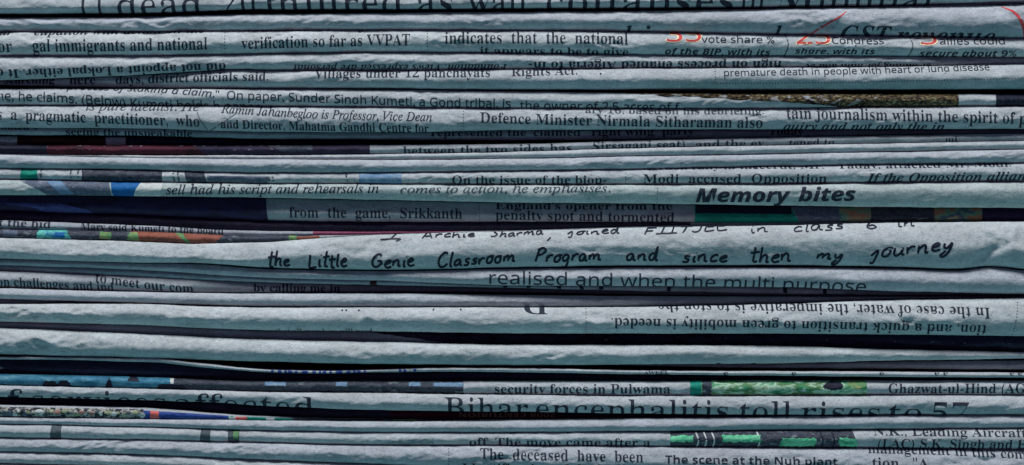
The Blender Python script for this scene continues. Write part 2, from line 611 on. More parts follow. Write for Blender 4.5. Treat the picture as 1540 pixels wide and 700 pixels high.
# handwriting: strokes per letter, x-height 1, y up, (advance, strokes)
HW = {
    't': (0.75, [[(0.25, 2.0), (0.28, 1.0), (0.32, 0.15), (0.5, 0.0), (0.65, 0.1)], [(-0.05, 1.2), (0.3, 1.28), (0.7, 1.35)]]),
    'h': (0.95, [[(0.1, 2.0), (0.13, 1.0), (0.15, 0.0), (0.2, 0.55), (0.45, 0.95), (0.65, 0.75), (0.68, 0.1), (0.9, 0.0)]]),
    'e': (0.85, [[(0.1, 0.5), (0.45, 0.6), (0.62, 0.82), (0.45, 1.0), (0.18, 0.75), (0.15, 0.3), (0.4, 0.0), (0.8, 0.15)]]),
    'L': (1.0, [[(0.15, 1.9), (0.12, 1.0), (0.12, 0.1), (0.4, 0.0), (0.9, 0.15)]]),
    'i': (0.5, [[(0.15, 0.95), (0.17, 0.4), (0.25, 0.02), (0.42, 0.08)], [(0.2, 1.5), (0.26, 1.42)]]),
    'l': (0.5, [[(0.25, 2.0), (0.2, 1.0), (0.22, 0.1), (0.42, 0.0)]]),
    'G': (1.25, [[(1.0, 1.55), (0.7, 1.75), (0.3, 1.4), (0.12, 0.8), (0.25, 0.15), (0.65, 0.05), (0.95, 0.4), (0.98, 0.8)], [(0.6, 0.8), (0.98, 0.82), (1.1, 0.3)]]),
    'n': (1.0, [[(0.1, 0.95), (0.15, 0.05)], [(0.15, 0.5), (0.4, 0.95), (0.62, 0.8), (0.68, 0.1), (0.92, 0.05)]]),
    'u': (1.0, [[(0.1, 0.95), (0.12, 0.3), (0.35, 0.02), (0.6, 0.3), (0.7, 0.95)], [(0.7, 0.9), (0.72, 0.2), (0.95, 0.05)]]),
    'C': (1.2, [[(1.0, 1.75), (0.65, 1.9), (0.25, 1.4), (0.12, 0.7), (0.35, 0.05), (0.75, 0.05), (1.1, 0.4)]]),
    'a': (1.0, [[(0.68, 0.85), (0.4, 1.0), (0.12, 0.6), (0.2, 0.08), (0.5, 0.15), (0.68, 0.8), (0.72, 0.15), (0.95, 0.05)]]),
    's': (0.8, [[(0.62, 0.95), (0.3, 0.92), (0.25, 0.62), (0.55, 0.42), (0.5, 0.06), (0.1, 0.06)]]),
    'r': (0.8, [[(0.12, 0.95), (0.16, 0.05)], [(0.16, 0.5), (0.4, 0.92), (0.72, 0.9)]]),
    'o': (0.9, [[(0.45, 1.0), (0.15, 0.7), (0.2, 0.1), (0.55, 0.05), (0.7, 0.6), (0.45, 1.0), (0.85, 0.95)]]),
    'm': (1.45, [[(0.1, 0.95), (0.15, 0.05)], [(0.15, 0.5), (0.38, 0.95), (0.55, 0.75), (0.58, 0.1)], [(0.58, 0.5), (0.85, 0.95), (1.05, 0.75), (1.08, 0.1), (1.35, 0.08)]]),
    'P': (1.1, [[(0.2, 1.8), (0.18, 0.9), (0.15, 0.0)], [(0.05, 1.65), (0.55, 2.0), (0.9, 1.6), (0.65, 1.1), (0.22, 0.95)]]),
    'g': (0.95, [[(0.65, 0.85), (0.38, 1.0), (0.12, 0.6), (0.25, 0.1), (0.58, 0.3), (0.68, 0.85), (0.65, -0.4), (0.35, -0.9), (0.12, -0.6)]]),
    'd': (1.0, [[(0.65, 0.8), (0.38, 0.98), (0.12, 0.55), (0.25, 0.05), (0.55, 0.3), (0.72, 1.9), (0.72, 0.2), (0.95, 0.05)]]),
    'c': (0.8, [[(0.65, 0.85), (0.4, 1.0), (0.13, 0.6), (0.25, 0.08), (0.75, 0.15)]]),
    'y': (1.0, [[(0.1, 0.95), (0.15, 0.45), (0.4, 0.3), (0.65, 0.95)], [(0.68, 0.95), (0.65, -0.2), (0.4, -0.85), (0.12, -0.65), (0.4, -0.1)]]),
    'j': (0.7, [[(0.0, 0.3), (0.4, 0.95), (0.42, 0.0), (0.35, -0.7), (0.1, -0.6)]]),
    'v': (0.85, [[(0.1, 0.95), (0.35, 0.05), (0.65, 0.9), (0.8, 0.85)]]),
    'I': (0.8, [[(0.4, 1.9), (0.4, 0.1)], [(0.0, 0.0), (0.4, 0.08), (0.8, 0.05)]]),
    'A': (1.2, [[(0.05, 0.0), (0.55, 1.9), (1.0, 0.0)], [(0.25, 0.7), (0.85, 0.75)]]),
    'F': (1.0, [[(0.2, 1.8), (0.15, 0.0)], [(0.15, 1.8), (0.9, 1.8)], [(0.15, 0.95), (0.7, 1.0)]]),
    'T': (1.0, [[(0.5, 1.8), (0.45, 0.0)], [(0.0, 1.8), (0.95, 1.8)]]),
    'J': (1.0, [[(0.7, 1.8), (0.68, 0.4), (0.4, 0.0), (0.1, 0.3)]]),
    'E': (1.0, [[(0.8, 1.8), (0.2, 1.75), (0.15, 0.05), (0.85, 0.1)], [(0.18, 0.95), (0.7, 1.0)]]),
    '6': (1.0, [[(0.7, 1.9), (0.25, 1.2), (0.12, 0.4), (0.45, 0.0), (0.8, 0.35), (0.5, 0.8), (0.2, 0.55)]]),
    ',': (0.5, [[(0.3, 0.1), (0.05, -0.5)]]),
    'S': (1.0, [[(0.8, 1.7), (0.4, 1.85), (0.2, 1.4), (0.65, 0.8), (0.5, 0.1), (0.05, 0.2)]]),
}


def handwrite(p, word, x0, x1, y0, y1, xh, width, mat='pen', seed=1):
    rnd = random.Random(seed)
    adv = sum(HW[c][0] for c in word)
    k = (x1 - x0) / adv
    verts, faces = [], []
    cx = 0.0
    for c in word:
        a, strokes = HW[c]
        jy = rnd.uniform(-0.12, 0.12)
        gs = rnd.uniform(0.84, 1.14)
        sl = rnd.uniform(0.04, 0.22)
        for st in strokes:
            pts = []
            for (gx, gy) in st:
                X = x0 + (cx + gx + sl * gy) * k
                Yv = y0 + (y1 - y0) * (X - x0) / (x1 - x0) - (gy * gs + jy) * xh
                pts.append((X, Yv))
            ribbon(p, pts, width, mat, 'handwriting', 0.45, 6, False, (verts, faces))
        cx += a
    link_mesh('handwriting', verts, faces, mat, p.root)


# ------------------------------------------------------------------ the pile, top to bottom
# every edge line is shared by the newspapers it divides
e1b = Y(21, 20, 14, 14, 13, 12, 10.5, 8, 3)
e2t = Y(27, 25.5, 21, 19.5, 18, 16.5, 13, 10, 6.5)
e2b = Y(48, 48, 46, 45.5, 46, 48, 52, 55, 58)
e3b = Y(84.5, 84.5, 81, 79, 80.3, 82.6, 84.4, 84.4, 85.7)
e4b = [(0, 121), (100, 117), (200, 113), (300, 107), (370, 103.8), (400, 105), (580, 106), (780, 104), (960, 102.6), (1160, 101), (1340, 100), (1540, 97)]
e5b = [(0, 127), (100, 130), (200, 131), (400, 133), (580, 133), (780, 135), (960, 135), (1160, 135), (1340, 135), (1540, 134)]
e6t = Y(134, 134, 134, 135, 137.7, 140, 141.5, 141.5, 142)
e6b = Y(159, 159, 160.3, 161.5, 163, 163, 163, 160, 159)
e7b = Y(192, 193.4, 198.3, 199, 195.5, 194.7, 194.5, 194, 194)
e8b = Y(202.5, 204, 208.6, 209.5, 210.5, 209, 206, 202.5, 200.5)
e9t = Y(205, 206, 210, 212, 213, 210, 206.5, 203, 200.7)
e9b = Y(218, 219, 219, 218, 216.5, 211.5, 207, 204, 201)
e10b = Y(231, 233.6, 234, 232, 228.4, 223, 219, 216, 212)
e11b = Y(233, 237.5, 239.8, 240.6, 238.5, 235, 232, 228.4, 224.5)
e12b = Y(253, 255.7, 260, 259.6, 257, 254.4, 250.2, 247.4, 245.3)
e13b = Y(270, 274, 276.3, 277, 278, 277.8, 277, 275, 273.4)
e14b = Y(293.4, 295, 297.5, 301, 304.8, 306.4, 309, 311.6, 313)
e15b = Y(316.8, 323, 331.5, 334, 333.6, 333.8, 335, 333, 332)
e16b = [(0, 331.6), (200, 339), (400, 348), (580, 349), (780, 347), (960, 341), (1160, 337), (1340, 334), (1540, 332.5)]
e17b = [(0, 345.7), (200, 349), (400, 355.4), (580, 351.5), (690, 349.2), (780, 347.5), (960, 342), (1160, 338), (1340, 335), (1540, 333)]
e18b = [(0, 358), (200, 363.4), (300, 367), (335, 366), (400, 364.5), (470, 359.5), (580, 353), (690, 350), (780, 348), (960, 342.6), (1160, 339.5), (1340, 335.5), (1540, 333.6)]
e19b = [(0, 389), (200, 395), (300, 396), (400, 402.5), (580, 406), (780, 402), (960, 399.7), (1160, 399), (1340, 401.5), (1440, 404.5), (1490, 400.5), (1540, 405)]
e20t = [(0, 390), (200, 396), (300, 398), (400, 405), (580, 408), (780, 404.5), (960, 402.5), (1160, 402), (1340, 404), (1440, 407), (1490, 402), (1540, 407)]
e20b = Y(399, 406, 418, 422.6, 429.6, 430.5, 432, 438, 442.6)
e21b = Y(408, 416, 425, 429.6, 434, 438.5, 442, 444, 445)
e22b = [(0, 432), (200, 438), (400, 441), (580, 440), (780, 441), (960, 444), (1160, 446), (1340, 446), (1540, 446)]
e23t = Y(433.5, 439.5, 442, 442, 444.5, 446, 447, 446.8, 446)
e23b = [(0, 450), (200, 455.6), (400, 461), (580, 462), (780, 462), (960, 461), (1160, 457), (1300, 452), (1540, 447.7)]
e24b = [(0, 458), (100, 457), (200, 457.2), (300, 461), (400, 463), (580, 463), (780, 463), (960, 462), (1160, 458), (1300, 453), (1540, 448.5)]
e25b = Y(484, 489, 497, 499, 501.6, 502, 502.2, 503.6, 505.7)
e26b = Y(493, 502, 511, 515, 519, 519.5, 520.5, 526, 530)
e27b = Y(534, 538.7, 544.3, 548, 550, 548.6, 547, 543, 540)
e28t = [(0, 537), (100, 537.6), (200, 539), (230, 539.5), (300, 546), (400, 556), (480, 558), (580, 556), (660, 554), (780, 554), (960, 557.5), (1160, 558.5), (1340, 559.5), (1540, 561.5)]
e28b = [(0, 540.5), (100, 541.5), (200, 544.5), (230, 545), (300, 552), (400, 560), (480, 562), (580, 560), (660, 559), (780, 560), (960, 563), (1160, 565), (1340, 567), (1540, 568)]
e29b = Y(563, 567.5, 573.5, 573.8, 574, 574, 573, 573, 573)
e30b = Y(580, 584.4, 589.6, 591.4, 594, 595.6, 595.3, 595, 595)
e31b = [(0, 597.5), (200, 602), (320, 606), (400, 611), (580, 617.4), (780, 620), (960, 622.6), (1160, 624.8), (1340, 624.4), (1540, 624)]
e32b = [(0, 609.5), (200, 613.5), (400, 627), (580, 631.5), (780, 632), (960, 629.8), (1160, 627), (1340, 625), (1540, 624.5)]
e33b = [(0, 627), (200, 630), (400, 633), (580, 634.5), (780, 633), (960, 630.2), (1160, 627.5), (1340, 625.3), (1540, 625)]
e34b = Y(638, 642, 647.6, 650.4, 650.2, 649, 647, 646, 644)
e35b = Y(659, 662, 666.5, 670, 670.6, 671.4, 673.4, 674.5, 677)
e36b = Y(679.7, 684, 692.5, 699, 707, 714, 720, 724, 727)
e37b = Y(698, 703, 713, 722, 730, 737, 742, 746, 750)
e38b = Y(727, 732, 741, 750, 757, 763, 768, 771, 774)

RIGHT = math.radians

# 1 headline at the very top
p = make_paper(Paper(1, [(0, -16), (770, -24), (1540, -30)], e1b, 0, 0.5, 0.76), 'topmost newspaper with large headline letters cut by the picture edge')
hb = lerp_pts([(100, 29), (400, 25), (780, 22), (1160, 20), (1420, 17)])
for s, a, b in (('11', 116, 160), ('dead,', 178, 316), ('20', 336, 384), ('injured', 398, 606), ('as', 628, 680), ('wall', 703, 792),
                ('collapses', 822, 1102), ('in', 1112, 1150), ('Mumbai', 1166, 1402)):
    write(p, s, 'head', [(a, hb(a)), ((a + b) / 2, hb((a + b) / 2)), (b, hb(b))], 27, name='headline')

inner_page(p, 61, [(1290, 9), (1440, 5), (1540, 0)], [(1290, 10), (1440, 7.8), (1540, 5)], [(0, 40), (1250, 40), (1320, 6), (1540, 3)], 'paper')

# 2
p = make_paper(Paper(2, e2t, e2b, 0, 0.55, Y(.5, .42, .45, .5, .45, .45, .48, .5, .5), 1.5,
                     creases=((225, 40, 0.5, 30, 6, 2.0), (290, 36, -1.0, 12, 5, 2.0), (250, 33, -0.4, 22, 5, 1.8), (565, 34, 1.1, 10, 5, 1.6))),
               'creased newspaper whose lower right shows cut off italic GST revenue headline', 'paper_blue')
write(p, 'GST', 'bolditalic', [(1264, 64), (1340, 65)], 16.5, name='headline')
write(p, 'revenue', 'bolditalic', [(1347, 65), (1496, 67)], 16.5, name='headline')
for x in (938, 966, 1163):
    write(p, 'l' if x != 966 else 'i', 'bolditalic', [(x, 64), (x + 12, 64)], 16.5, name='headline')
ribbon(p, [(1272, 18), (1262, 26), (1245, 36), (1222, 50), (1205, 62)], 2.6, 'red', 'red_line', 0.45, 6, True)
ribbon(p, [(1505, 11), (1522, 20), (1533, 34), (1540, 54), (1542, 66)], 4.5, 'red', 'red_line', 0.45, 6, True)

# 3
p = make_paper(Paper(3, e2b, e3b, 0, 0.5, 0.5, 1.2, creases=((100, 57, 0.6, 14, 5, 1.4),)), 'newspaper with a full line reading gal immigrants and national', 'paper_pale')
write(p, 'ur', 'bolditalic', [(0, 54), (20, 54)], 7)
write(p, 'cupation with action on ille', 'bolditalic', [(52, 54), (180, 52), (308, 50)], 8)
write(p, 'would now be verified', 'bolditalic', [(366, 48), (580, 46)], 8)
write(p, 'or', 'serif', [(-1, 79), (20, 79)], 12)
write(p, 'gal immigrants and national', 'serif', [(51, 78.5), (180, 77.5), (313, 75)], 12.3)
write(p, 'verification so far as VVPAT', 'serif', [(364, 74.5), (500, 71), (617, 69)], 11.6)
write(p, 'indicates  that  the  national', 'serif', [(669, 66.5), (800, 66), (944, 67.5)], 11.8)
write(p, 'it appears to be to give', 'serifbold', [(722, 82), (830, 83), (945, 84)], 7.5)
vrule(p, 339, 50, 79)
vrule(p, 643, 47, 76)
for s, a, b, y in (('35', 1002, 1054, 63.5), ('25', 1197, 1248, 67), ('5', 1384, 1408, 68)):
    write(p, s, 'sansbold', [(a - 1.5, y + 1.2), (b + 1.5, y + 1.2)], 19, mat='cream', name='big_number_outline', off=0.4)
    write(p, s, 'sans', [(a, y), (b, y)], 18, mat='red', name='big_number', off=0.6)
write(p, 'vote share %', 'sans', [(1054, 65), (1164, 66)], 7.8)
write(p, 'of the BJP, with its', 'sansbolditalic', [(1000, 81.5), (1158, 83.5)], 6.2)
write(p, 'Congress', 'sans', [(1250, 67), (1328, 67.5)], 7.8)
write(p, 'share, with its', 'sansbolditalic', [(1195, 81), (1315, 82)], 5.6)
write(p, 'allies could', 'sans', [(1412, 68), (1510, 67.5)], 8)
write(p, 'secure about 9%', 'sansbolditalic', [(1382, 85), (1528, 85)], 6.4)
ribbon(p, [(1179, 52), (1184, 64), (1183, 76), (1178, 86)], 1.5, 'ink_soft', 'column_rule')
ribbon(p, [(1366, 54), (1371, 66), (1370, 76), (1365, 86)], 1.5, 'ink_soft', 'column_rule')

# 4 upside down
p = make_paper(Paper(4, e3b, e4b, [(0, 0), (1250, 0), (1540, 9)], 0.5, 0.5, 1.2, creases=((445, 93, 1.0, 10, 6, 1.8), (375, 95, 0.9, 12, 6, 1.4))),
               'newspaper with upside down bold lines along its lower edge')
write(p, 'did not appoint a Lokpal either. It d', 'serifbold', [(-4, 106), (150, 102), (340, 95.5)], 8.2, True)
write(p, 'Foundation. Views expressed are personal', 'bolditalic', [(441, 98), (600, 98), (763, 97)], 6.2, True)
write(p, 'high on process enabled Algeria to in-', 'serifbold', [(795, 93.5), (980, 93), (1175, 92)], 8, True)
write(p, 'or mining for mini and be', 'bolditalic', [(1210, 97), (1400, 96)], 7, True)

# 5
p = make_paper(Paper(5, e4b, e5b, [(0, 11), (200, 8), (400, 4), (520, 0), (1540, 0)], 0.55, 0.5, 1.0), 'newspaper with lines reading Villages under 12 panchayats and Rights Act')
write(p, 'searching', 'serifbold', [(4, 125), (80, 125)], 8.5)
write(p, 'here', 'serifbold', [(103, 126), (142, 126)], 8.8)
write(p, 'days, district officials said.', 'serifbold', [(173, 126), (290, 123.5), (404, 121.5)], 9)
write(p, 'Villages under 12 panchayats', 'serif', [(473, 118), (737, 116.5)], 9)
write(p, 'Rights Act.', 'serif', [(769, 115.5), (868, 113)], 8.5)
write(p, 'premature death in people with heart or lung disease', 'sans', [(1088, 115.5), (1300, 112), (1487, 106.5)], 7.6)
dots(p, [(1078 + i * 4.6, 126.3 - 0.000033 * (i * 4.6) ** 2 - 0.002 * i * 4.6) for i in range(101)], 0.85)
vrule(p, 1075, 104, 125)
dots(p, [(903, 112)], 1.6, 'ink', 'body_text')

# 6
p = make_paper(Paper(6, e6t, e6b, [(0, 2), (770, 1), (1000, -3), (1540, -2)], 0.5, 0.5, 0.9), 'thin newspaper with brown grassy picture strip along its right end')
patch(p, 'field', [(0, 862), (.25, 900), (.5, 1020), (.8, 1180), (1, 1270)], 1441, -0.15, [(870, .2), (960, .5), (1160, .75), (1300, 1.05), (1441, 1.1)], rag=1.5)
patch(p, 'navy', 1497, 1620, -0.1, 1.1)
write(p, 'a po', 'sansbold', [(1499, 158), (1542, 158)], 10)
write(p, 'process of staking a claim."', 'sansitalic', [(100, 135), (200, 138), (270, 142.5), (330, 147)], 7.5)
write(p, 'On paper, Sunder Singh Kumeti, a Gond tribal, is', 'sans', [(342, 150), (450, 153.5), (560, 157.5), (700, 161.5), (768, 162.5)], 9.6)
write(p, 'the owner of 2.5 acres of f', 'sans', [(782, 165), (1022, 168)], 9.2)
write(p, 'ne, he claims. (Below) Kumeti holds h paper', 'sans', [(-3, 151), (70, 153.5), (140, 157.5), (230, 164), (390, 168)], 10.2)

# 7
p = make_paper(Paper(7, e6b, e7b, 0, 0.45, 0.55, 1.2, creases=((305, 180, 1.0, 14, 6, 1.3), (335, 180, -0.9, 14, 6, 1.2), (540, 185, 0.4, 16, 5, 1.2))),
               'newspaper with full lines reading Defence Minister and pragmatic practitioner')
write(p, 'is pure idealist. He', 'italic', [(130, 166.5), (300, 167.5)], 9, mat='ink_soft')
write(p, 's  a  pragmatic  practitioner,  who', 'serif', [(-2, 180), (130, 185), (301, 190.8)], 11)
write(p, 'Ramin Jahanbegloo is Professor, Vice Dean', 'italic', [(333, 170.5), (450, 177.5), (560, 181), (650, 183)], 9)
write(p, 'and Director, Mahatma Gandhi Centre for', 'serifbold', [(333, 193), (470, 196.5), (645, 199.5)], 8.6)
write(p, 'Defence Minister Nirmala Sitharaman also', 'serif', [(722, 185), (850, 188.5), (1000, 191), (1146, 192.5)], 10.6)
write(p, 'ary 16, based on his debriefing.', 'serif', [(880, 170.5), (1020, 172.5), (1148, 172.5)], 6.6, mat='ink_soft')
write(p, 'tain journalism within the spirit of p', 'serif', [(1182, 178.5), (1340, 182), (1542, 187)], 11.6)
write(p, 'quiry and not only the in', 'bolditalic', [(1178, 195.5), (1420, 196)], 7.5)
vrule(p, 697, 168, 195)
ribbon(p, [(297, 168), (303, 182), (314, 198)], 1.0, 'ink_soft', 'crease_line')  # small crease drawn as a dark stroke, its shade put into ink
ribbon(p, [(358, 170), (338, 184), (314, 198)], 1.0, 'ink_soft', 'crease_line')  # second crease, also a drawn dark stroke

# 8
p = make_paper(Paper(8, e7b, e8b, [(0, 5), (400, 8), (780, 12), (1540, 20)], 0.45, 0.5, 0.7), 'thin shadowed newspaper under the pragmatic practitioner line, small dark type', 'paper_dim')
write(p, 'seeing the unspeakable', 'serifbold', [(98, 203), (288, 206)], 7)
write(p, "represented the 'claimed'  right wing  party", 'serifbold', [(648, 205), (860, 204), (1045, 202)], 7)
write(p, 'Today', 'serifbold', [(1158, 202), (1210, 202)], 7)
write(p, 'unted s', 'serifbold', [(0, 195), (55, 196)], 5)

# 9
p = make_paper(Paper(9, e9t, e9b, [(0, 9), (350, 14), (700, 22), (1540, 26)], 0.45, 0.5, 0.6), 'thin dark newspaper with brown strip and pale gap before As a powerful', 'paper_grey')
patch(p, 'brown', 24, 157)
patch(p, 'navy', 187, 960)
write(p, 'As a powerful opp', 'serifbold', [(187, 216), (345, 217)], 8)

# 10
p = make_paper(Paper(10, e9b, e10b, [(0, 5), (400, 5), (700, 4), (1540, 3)], 0.5, 0.45, 0.7), 'newspaper with long maroon and dark strip, pale from between the two sides', 'paper_grey')
patch(p, 'navy', -30, 70)
patch(p, 'maroon', 70, [(0, 290), (1, 312)], rag=4)
patch(p, 'plum', [(0, 290), (1, 312)], [(0, 400), (1, 425)], rag=4)
patch(p, 'slate_dark', [(0, 400), (1, 425)], 470, 0, 0.6, off=0.45, rag=4)
patch(p, 'plum', [(0, 400), (1, 425)], 556)
write(p, 'between the two sides has', 'serif', [(606, 234), (730, 232), (860, 229)], 9)
write(p, 'Sirsagani seat)', 'serif', [(892, 227), (1030, 223.5)], 9)
write(p, 'and the ev', 'serif', [(1046, 223.5), (1150, 221)], 8)
write(p, 'tened to', 'serif', [(1187, 220.5), (1255, 219)], 7)
write(p, 'mi', 'serif', [(1422, 213.5), (1440, 213)], 5)

# 11, 12
p = make_paper(Paper(11, e10b, e11b, [(0, 5), (300, 1), (1540, 0)], 0.5, 0.45, 0.8), 'very thin blank newspaper above the blank pale one, thickest at right')
p = make_paper(Paper(12, e11b, e12b, 0, 0.5, 0.45, 1.3), 'blank pale newspaper above the thin one with green mark', 'paper_blue')

# 13
p = make_paper(Paper(13, e12b, e13b, 1.5, 0.5, 0.5, 1.0), 'newspaper with small green mark, grey bars and If the Opposition line')
patch(p, 'green', [(0, 32), (1, 30)], [(0, 56), (1, 57)])
patch(p, 'slate_dark', [(0, 122), (.5, 124), (1, 122)], 244)
patch(p, 'slate_dark', [(0, 276), (1, 282)], [(0, 306), (1, 312)])
patch(p, 'slate', 312, 403, 0.35, 1.1)
patch(p, 'paleblue', 540, 604)
for a in (63, 108, 119, 262, 269, 405, 411, 522):
    ribbon(p, [(a + 2, 250), (a - 1.5, 262), (a + 3, 282)], 2.6, 'grey_mark', 'ring_mark')
write(p, 'On the issue of the biop-', 'serif', [(680, 277), (800, 277), (912, 276.5)], 8.4)
write(p, 'Modi  accused  Opposition', 'serif', [(967, 275.5), (1243, 275)], 8.8)
write(p, 'election rally in the', 'serif', [(965, 256), (1140, 254.5)], 6)
write(p, 'Meerut, Mr.   Yadav, attacked Mr. Modi.', 'serif', [(1120, 254.5), (1340, 253.5), (1520, 251)], 6)
write(p, 'If the Opposition allian', 'bolditalic', [(1303, 274), (1542, 271)], 8.6)
vrule(p, 941, 256, 276)

# 14
p = make_paper(Paper(14, e13b, e14b, 0, 0.42, Y(.45, .45, .45, .42, .4, .35, .35, .35, .35), 0.8), 'newspaper with bold Memory bites heading and a blue block at left', 'paper_green')
patch(p, 'slate', [(0, 24), (.3, 40), (.6, 58), (1, 75)], [(0, 164), (1, 168)])
patch(p, 'paleblue', [(0, 66), (1, 92)], [(0, 88), (1, 112)], -0.1, 0.9, off=0.45)
patch(p, 'blue', [(0, 166), (1, 170)], [(0, 214), (.5, 205), (1, 200)])
patch(p, 'white', [(0, 214), (.5, 205), (1, 200)], [(0, 246), (1, 240)])
write(p, 'sell had his script and rehearsals in', 'italic', [(250, 292.5), (400, 291.5), (570, 290.5)], 9.5)
write(p, 'comes to action, he emphasises.', 'italic', [(602, 291), (760, 290), (918, 289)], 8, mat='ink_soft')
write(p, 'Memory', 'heavyitalic', [(1046, 304), (1188, 303.5)], 15.5, name='headline')
write(p, 'bites', 'heavyitalic', [(1200, 303), (1286, 302)], 15.5, name='headline')
vrule(p, 988, 284, 305)

# 15
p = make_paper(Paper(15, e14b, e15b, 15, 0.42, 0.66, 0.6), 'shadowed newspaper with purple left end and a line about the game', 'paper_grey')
patch(p, 'violet', -30, [(0, 398), (1, 402)])
patch(p, 'violet_light', [(0, -20), (.45, 52), (.7, 60), (1, 75)], [(0, 90), (.5, 128), (1, 146)], 0.5, 1.1, off=0.45)
patch(p, 'green', 1046, [(0, 1190), (1, 1206)], 0.0, 1.1, rag=1)
patch(p, 'navy', 1047, 1192, -0.1, 0.5, off=0.5, rag=1.5)  # shadow on the upper half of the green strip, painted on
patch(p, 'slate', [(0, 1190), (1, 1206)], 1264)
patch(p, 'prismatic', 1264, 1312)
patch(p, 'slate_dark', 1312, 1408)
patch(p, 'prismatic', 1408, 1480)
patch(p, 'violet', 1480, 1620)
write(p, "England's opener from the", 'serifbold', [(745, 315), (1012, 316)], 7.5)
write(p, 'from  the  game,  Srikkanth', 'serif', [(434, 327), (560, 328), (695, 329)], 10.4)
write(p, 'penalty spot and tormented', 'serif', [(745, 330), (880, 332), (1015, 334)], 9.4)
vrule(p, 721, 306, 330)

# 16
p = make_paper(Paper(16, e15b, e16b, 16, 0.42, 0.5, 0.6), 'thin newspaper painted in deep purple shade, sunk between the game line and the handwriting', 'paper_dim')
patch(p, 'plum', -30, 1040, name='shade_band')  # dark purple shade of the sunk fold, painted on as colour
write(p, "it's crime to keep quiet", 'serifbold', [(150, 335), (345, 343)], 6.5)
write(p, 'aimed at easing the regis', 'serifbold', [(388, 346), (620, 347)], 7)
write(p, 'aborted a minority move on', 'serifbold', [(672, 346), (930, 342)], 7)

# 17
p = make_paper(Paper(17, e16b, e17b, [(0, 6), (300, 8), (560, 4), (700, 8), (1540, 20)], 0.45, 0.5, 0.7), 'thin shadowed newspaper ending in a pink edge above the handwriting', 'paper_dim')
patch(p, 'pink', 470, 690)
write(p, 'f the bid', 'serifbold', [(-3, 340), (75, 343)], 7.5)
write(p, 'Mary said Kumeti to the board', 'serifbold', [(120, 346), (335, 353)], 7.5)

# 18
p = make_paper(Paper(18, e17b, e18b, [(0, 3), (400, 3), (600, 6), (1540, 20)], 0.5, 0.5, 0.7), 'thin newspaper with orange, aqua and dark picture strip above the handwriting', 'paper_grey')
patch(p, 'slate_dark', -30, 470, name='printed_picture')
patch(p, 'slate', 4, 26, 0.1, 0.8, off=0.45)
patch(p, 'aqua', [(0, 58), (1, 54)], [(0, 98), (1, 108)], -0.1, 0.95, off=0.45, rag=2)
patch(p, 'blue', 82, 97, 0.2, 0.8, off=0.6, rag=2)
patch(p, 'lime', 150, 167, 0.1, 0.8, off=0.45, rag=2)
patch(p, 'orange', [(0, 196), (1, 192)], [(0, 336), (1, 322)], 0.0, 1.05, off=0.45, rag=2)
patch(p, 'lime', [(0, 194), (1, 190)], [(0, 206), (1, 210)], 0.1, 0.9, off=0.6, rag=1.5)
patch(p, 'lime', [(0, 262), (1, 282)], [(0, 274), (1, 286)], 0.0, 0.9, off=0.6, rag=1.5)
patch(p, 'lime', 434, 446, 0.0, 1.1, off=0.45, rag=1.5)
patch(p, 'orange', 446, 480, 0.2, 1.1, off=0.45, rag=1)

# 19 handwriting
p = make_paper(Paper(19, e18b, e19b, [(0, 0), (1540, -3)], 0.42,
                     [(0, .6), (250, .7), (330, .8), (400, .62), (470, .55), (560, .7), (640, .55), (780, .5), (960, .45), (1160, .42), (1340, .45), (1460, .55), (1540, .6)], 1.1,
                     creases=((548, 372, 0.15, 60, 7, 2.2), (556, 368, -1.0, 14, 7, -2.6), (305, 384, -1.2, 12, 6, 2.5), (1085, 357, -0.25, 40, 6, 1.6),
                              (1522, 356, 1.75, 16, 8, 5.5), (1500, 372, 2.6, 22, 9, -5.0), (1508, 364, -0.7, 14, 5, 3.0), (1490, 350, 0.5, 18, 7, 3.0), (1535, 378, 0.6, 18, 7, 3.5), (1480, 385, -0.8, 26, 12, -4.0)),
                     sharp=1.45),
               'thick creased newspaper with two lines of black pen handwriting', 'paper_pale')
for w_, a, b, y0, y1, xh in (('the', 402, 437, 401, 400, 10.5), ('Little', 464, 523, 402, 401, 11), ('Genie', 558, 624, 402, 401, 10),
                             ('Classroom', 657, 776, 402, 394, 10), ('Program', 803, 905, 394, 392, 10), ('and', 940, 990, 392, 392, 10),
                             ('since', 1024, 1094, 395, 393, 9.5), ('then', 1126, 1190, 394, 394, 10.5), ('my', 1225, 1268, 390, 390, 9.5),
                             ('journey', 1307, 1432, 388, 376, 11.5)):
    handwrite(p, w_, a, b, y0, y1, xh, 3.5, seed=len(w_) + a)
for w_, a, b, y0, y1, xh in (('I', 572, 602, 361, 360, 6), (',', 596, 608, 360, 360, 6), ('Archie', 634, 715, 359, 356, 5), ('Sharma', 737, 818, 357, 353, 5.2),
                             (',', 822, 832, 358, 358, 8), ('joined', 853, 932, 354, 351, 5.5), ('FIITJEE', 966, 1096, 353, 347, 6.2),
                             ('in', 1126, 1155, 350, 349, 7.5), ('class', 1190, 1270, 349, 345, 8), ('6', 1300, 1320, 345, 345, 7), ('in', 1347, 1376, 341, 340, 6)):
    handwrite(p, w_, a, b, y0, y1, xh, 2.3, seed=len(w_) + a)

# 20
p = make_paper(Paper(20, e20t, e20b, [(0, 5), (300, 4), (600, 1), (1540, 0)], 0.48, 0.5, 0.9), 'newspaper with thin large letters reading realised and when the multi purpose', 'paper_blue')
write(p, 'realised and when the multi purpose', 'light', [(736, 427), (960, 431.5), (1150, 436), (1302, 440.5)], 14.2)

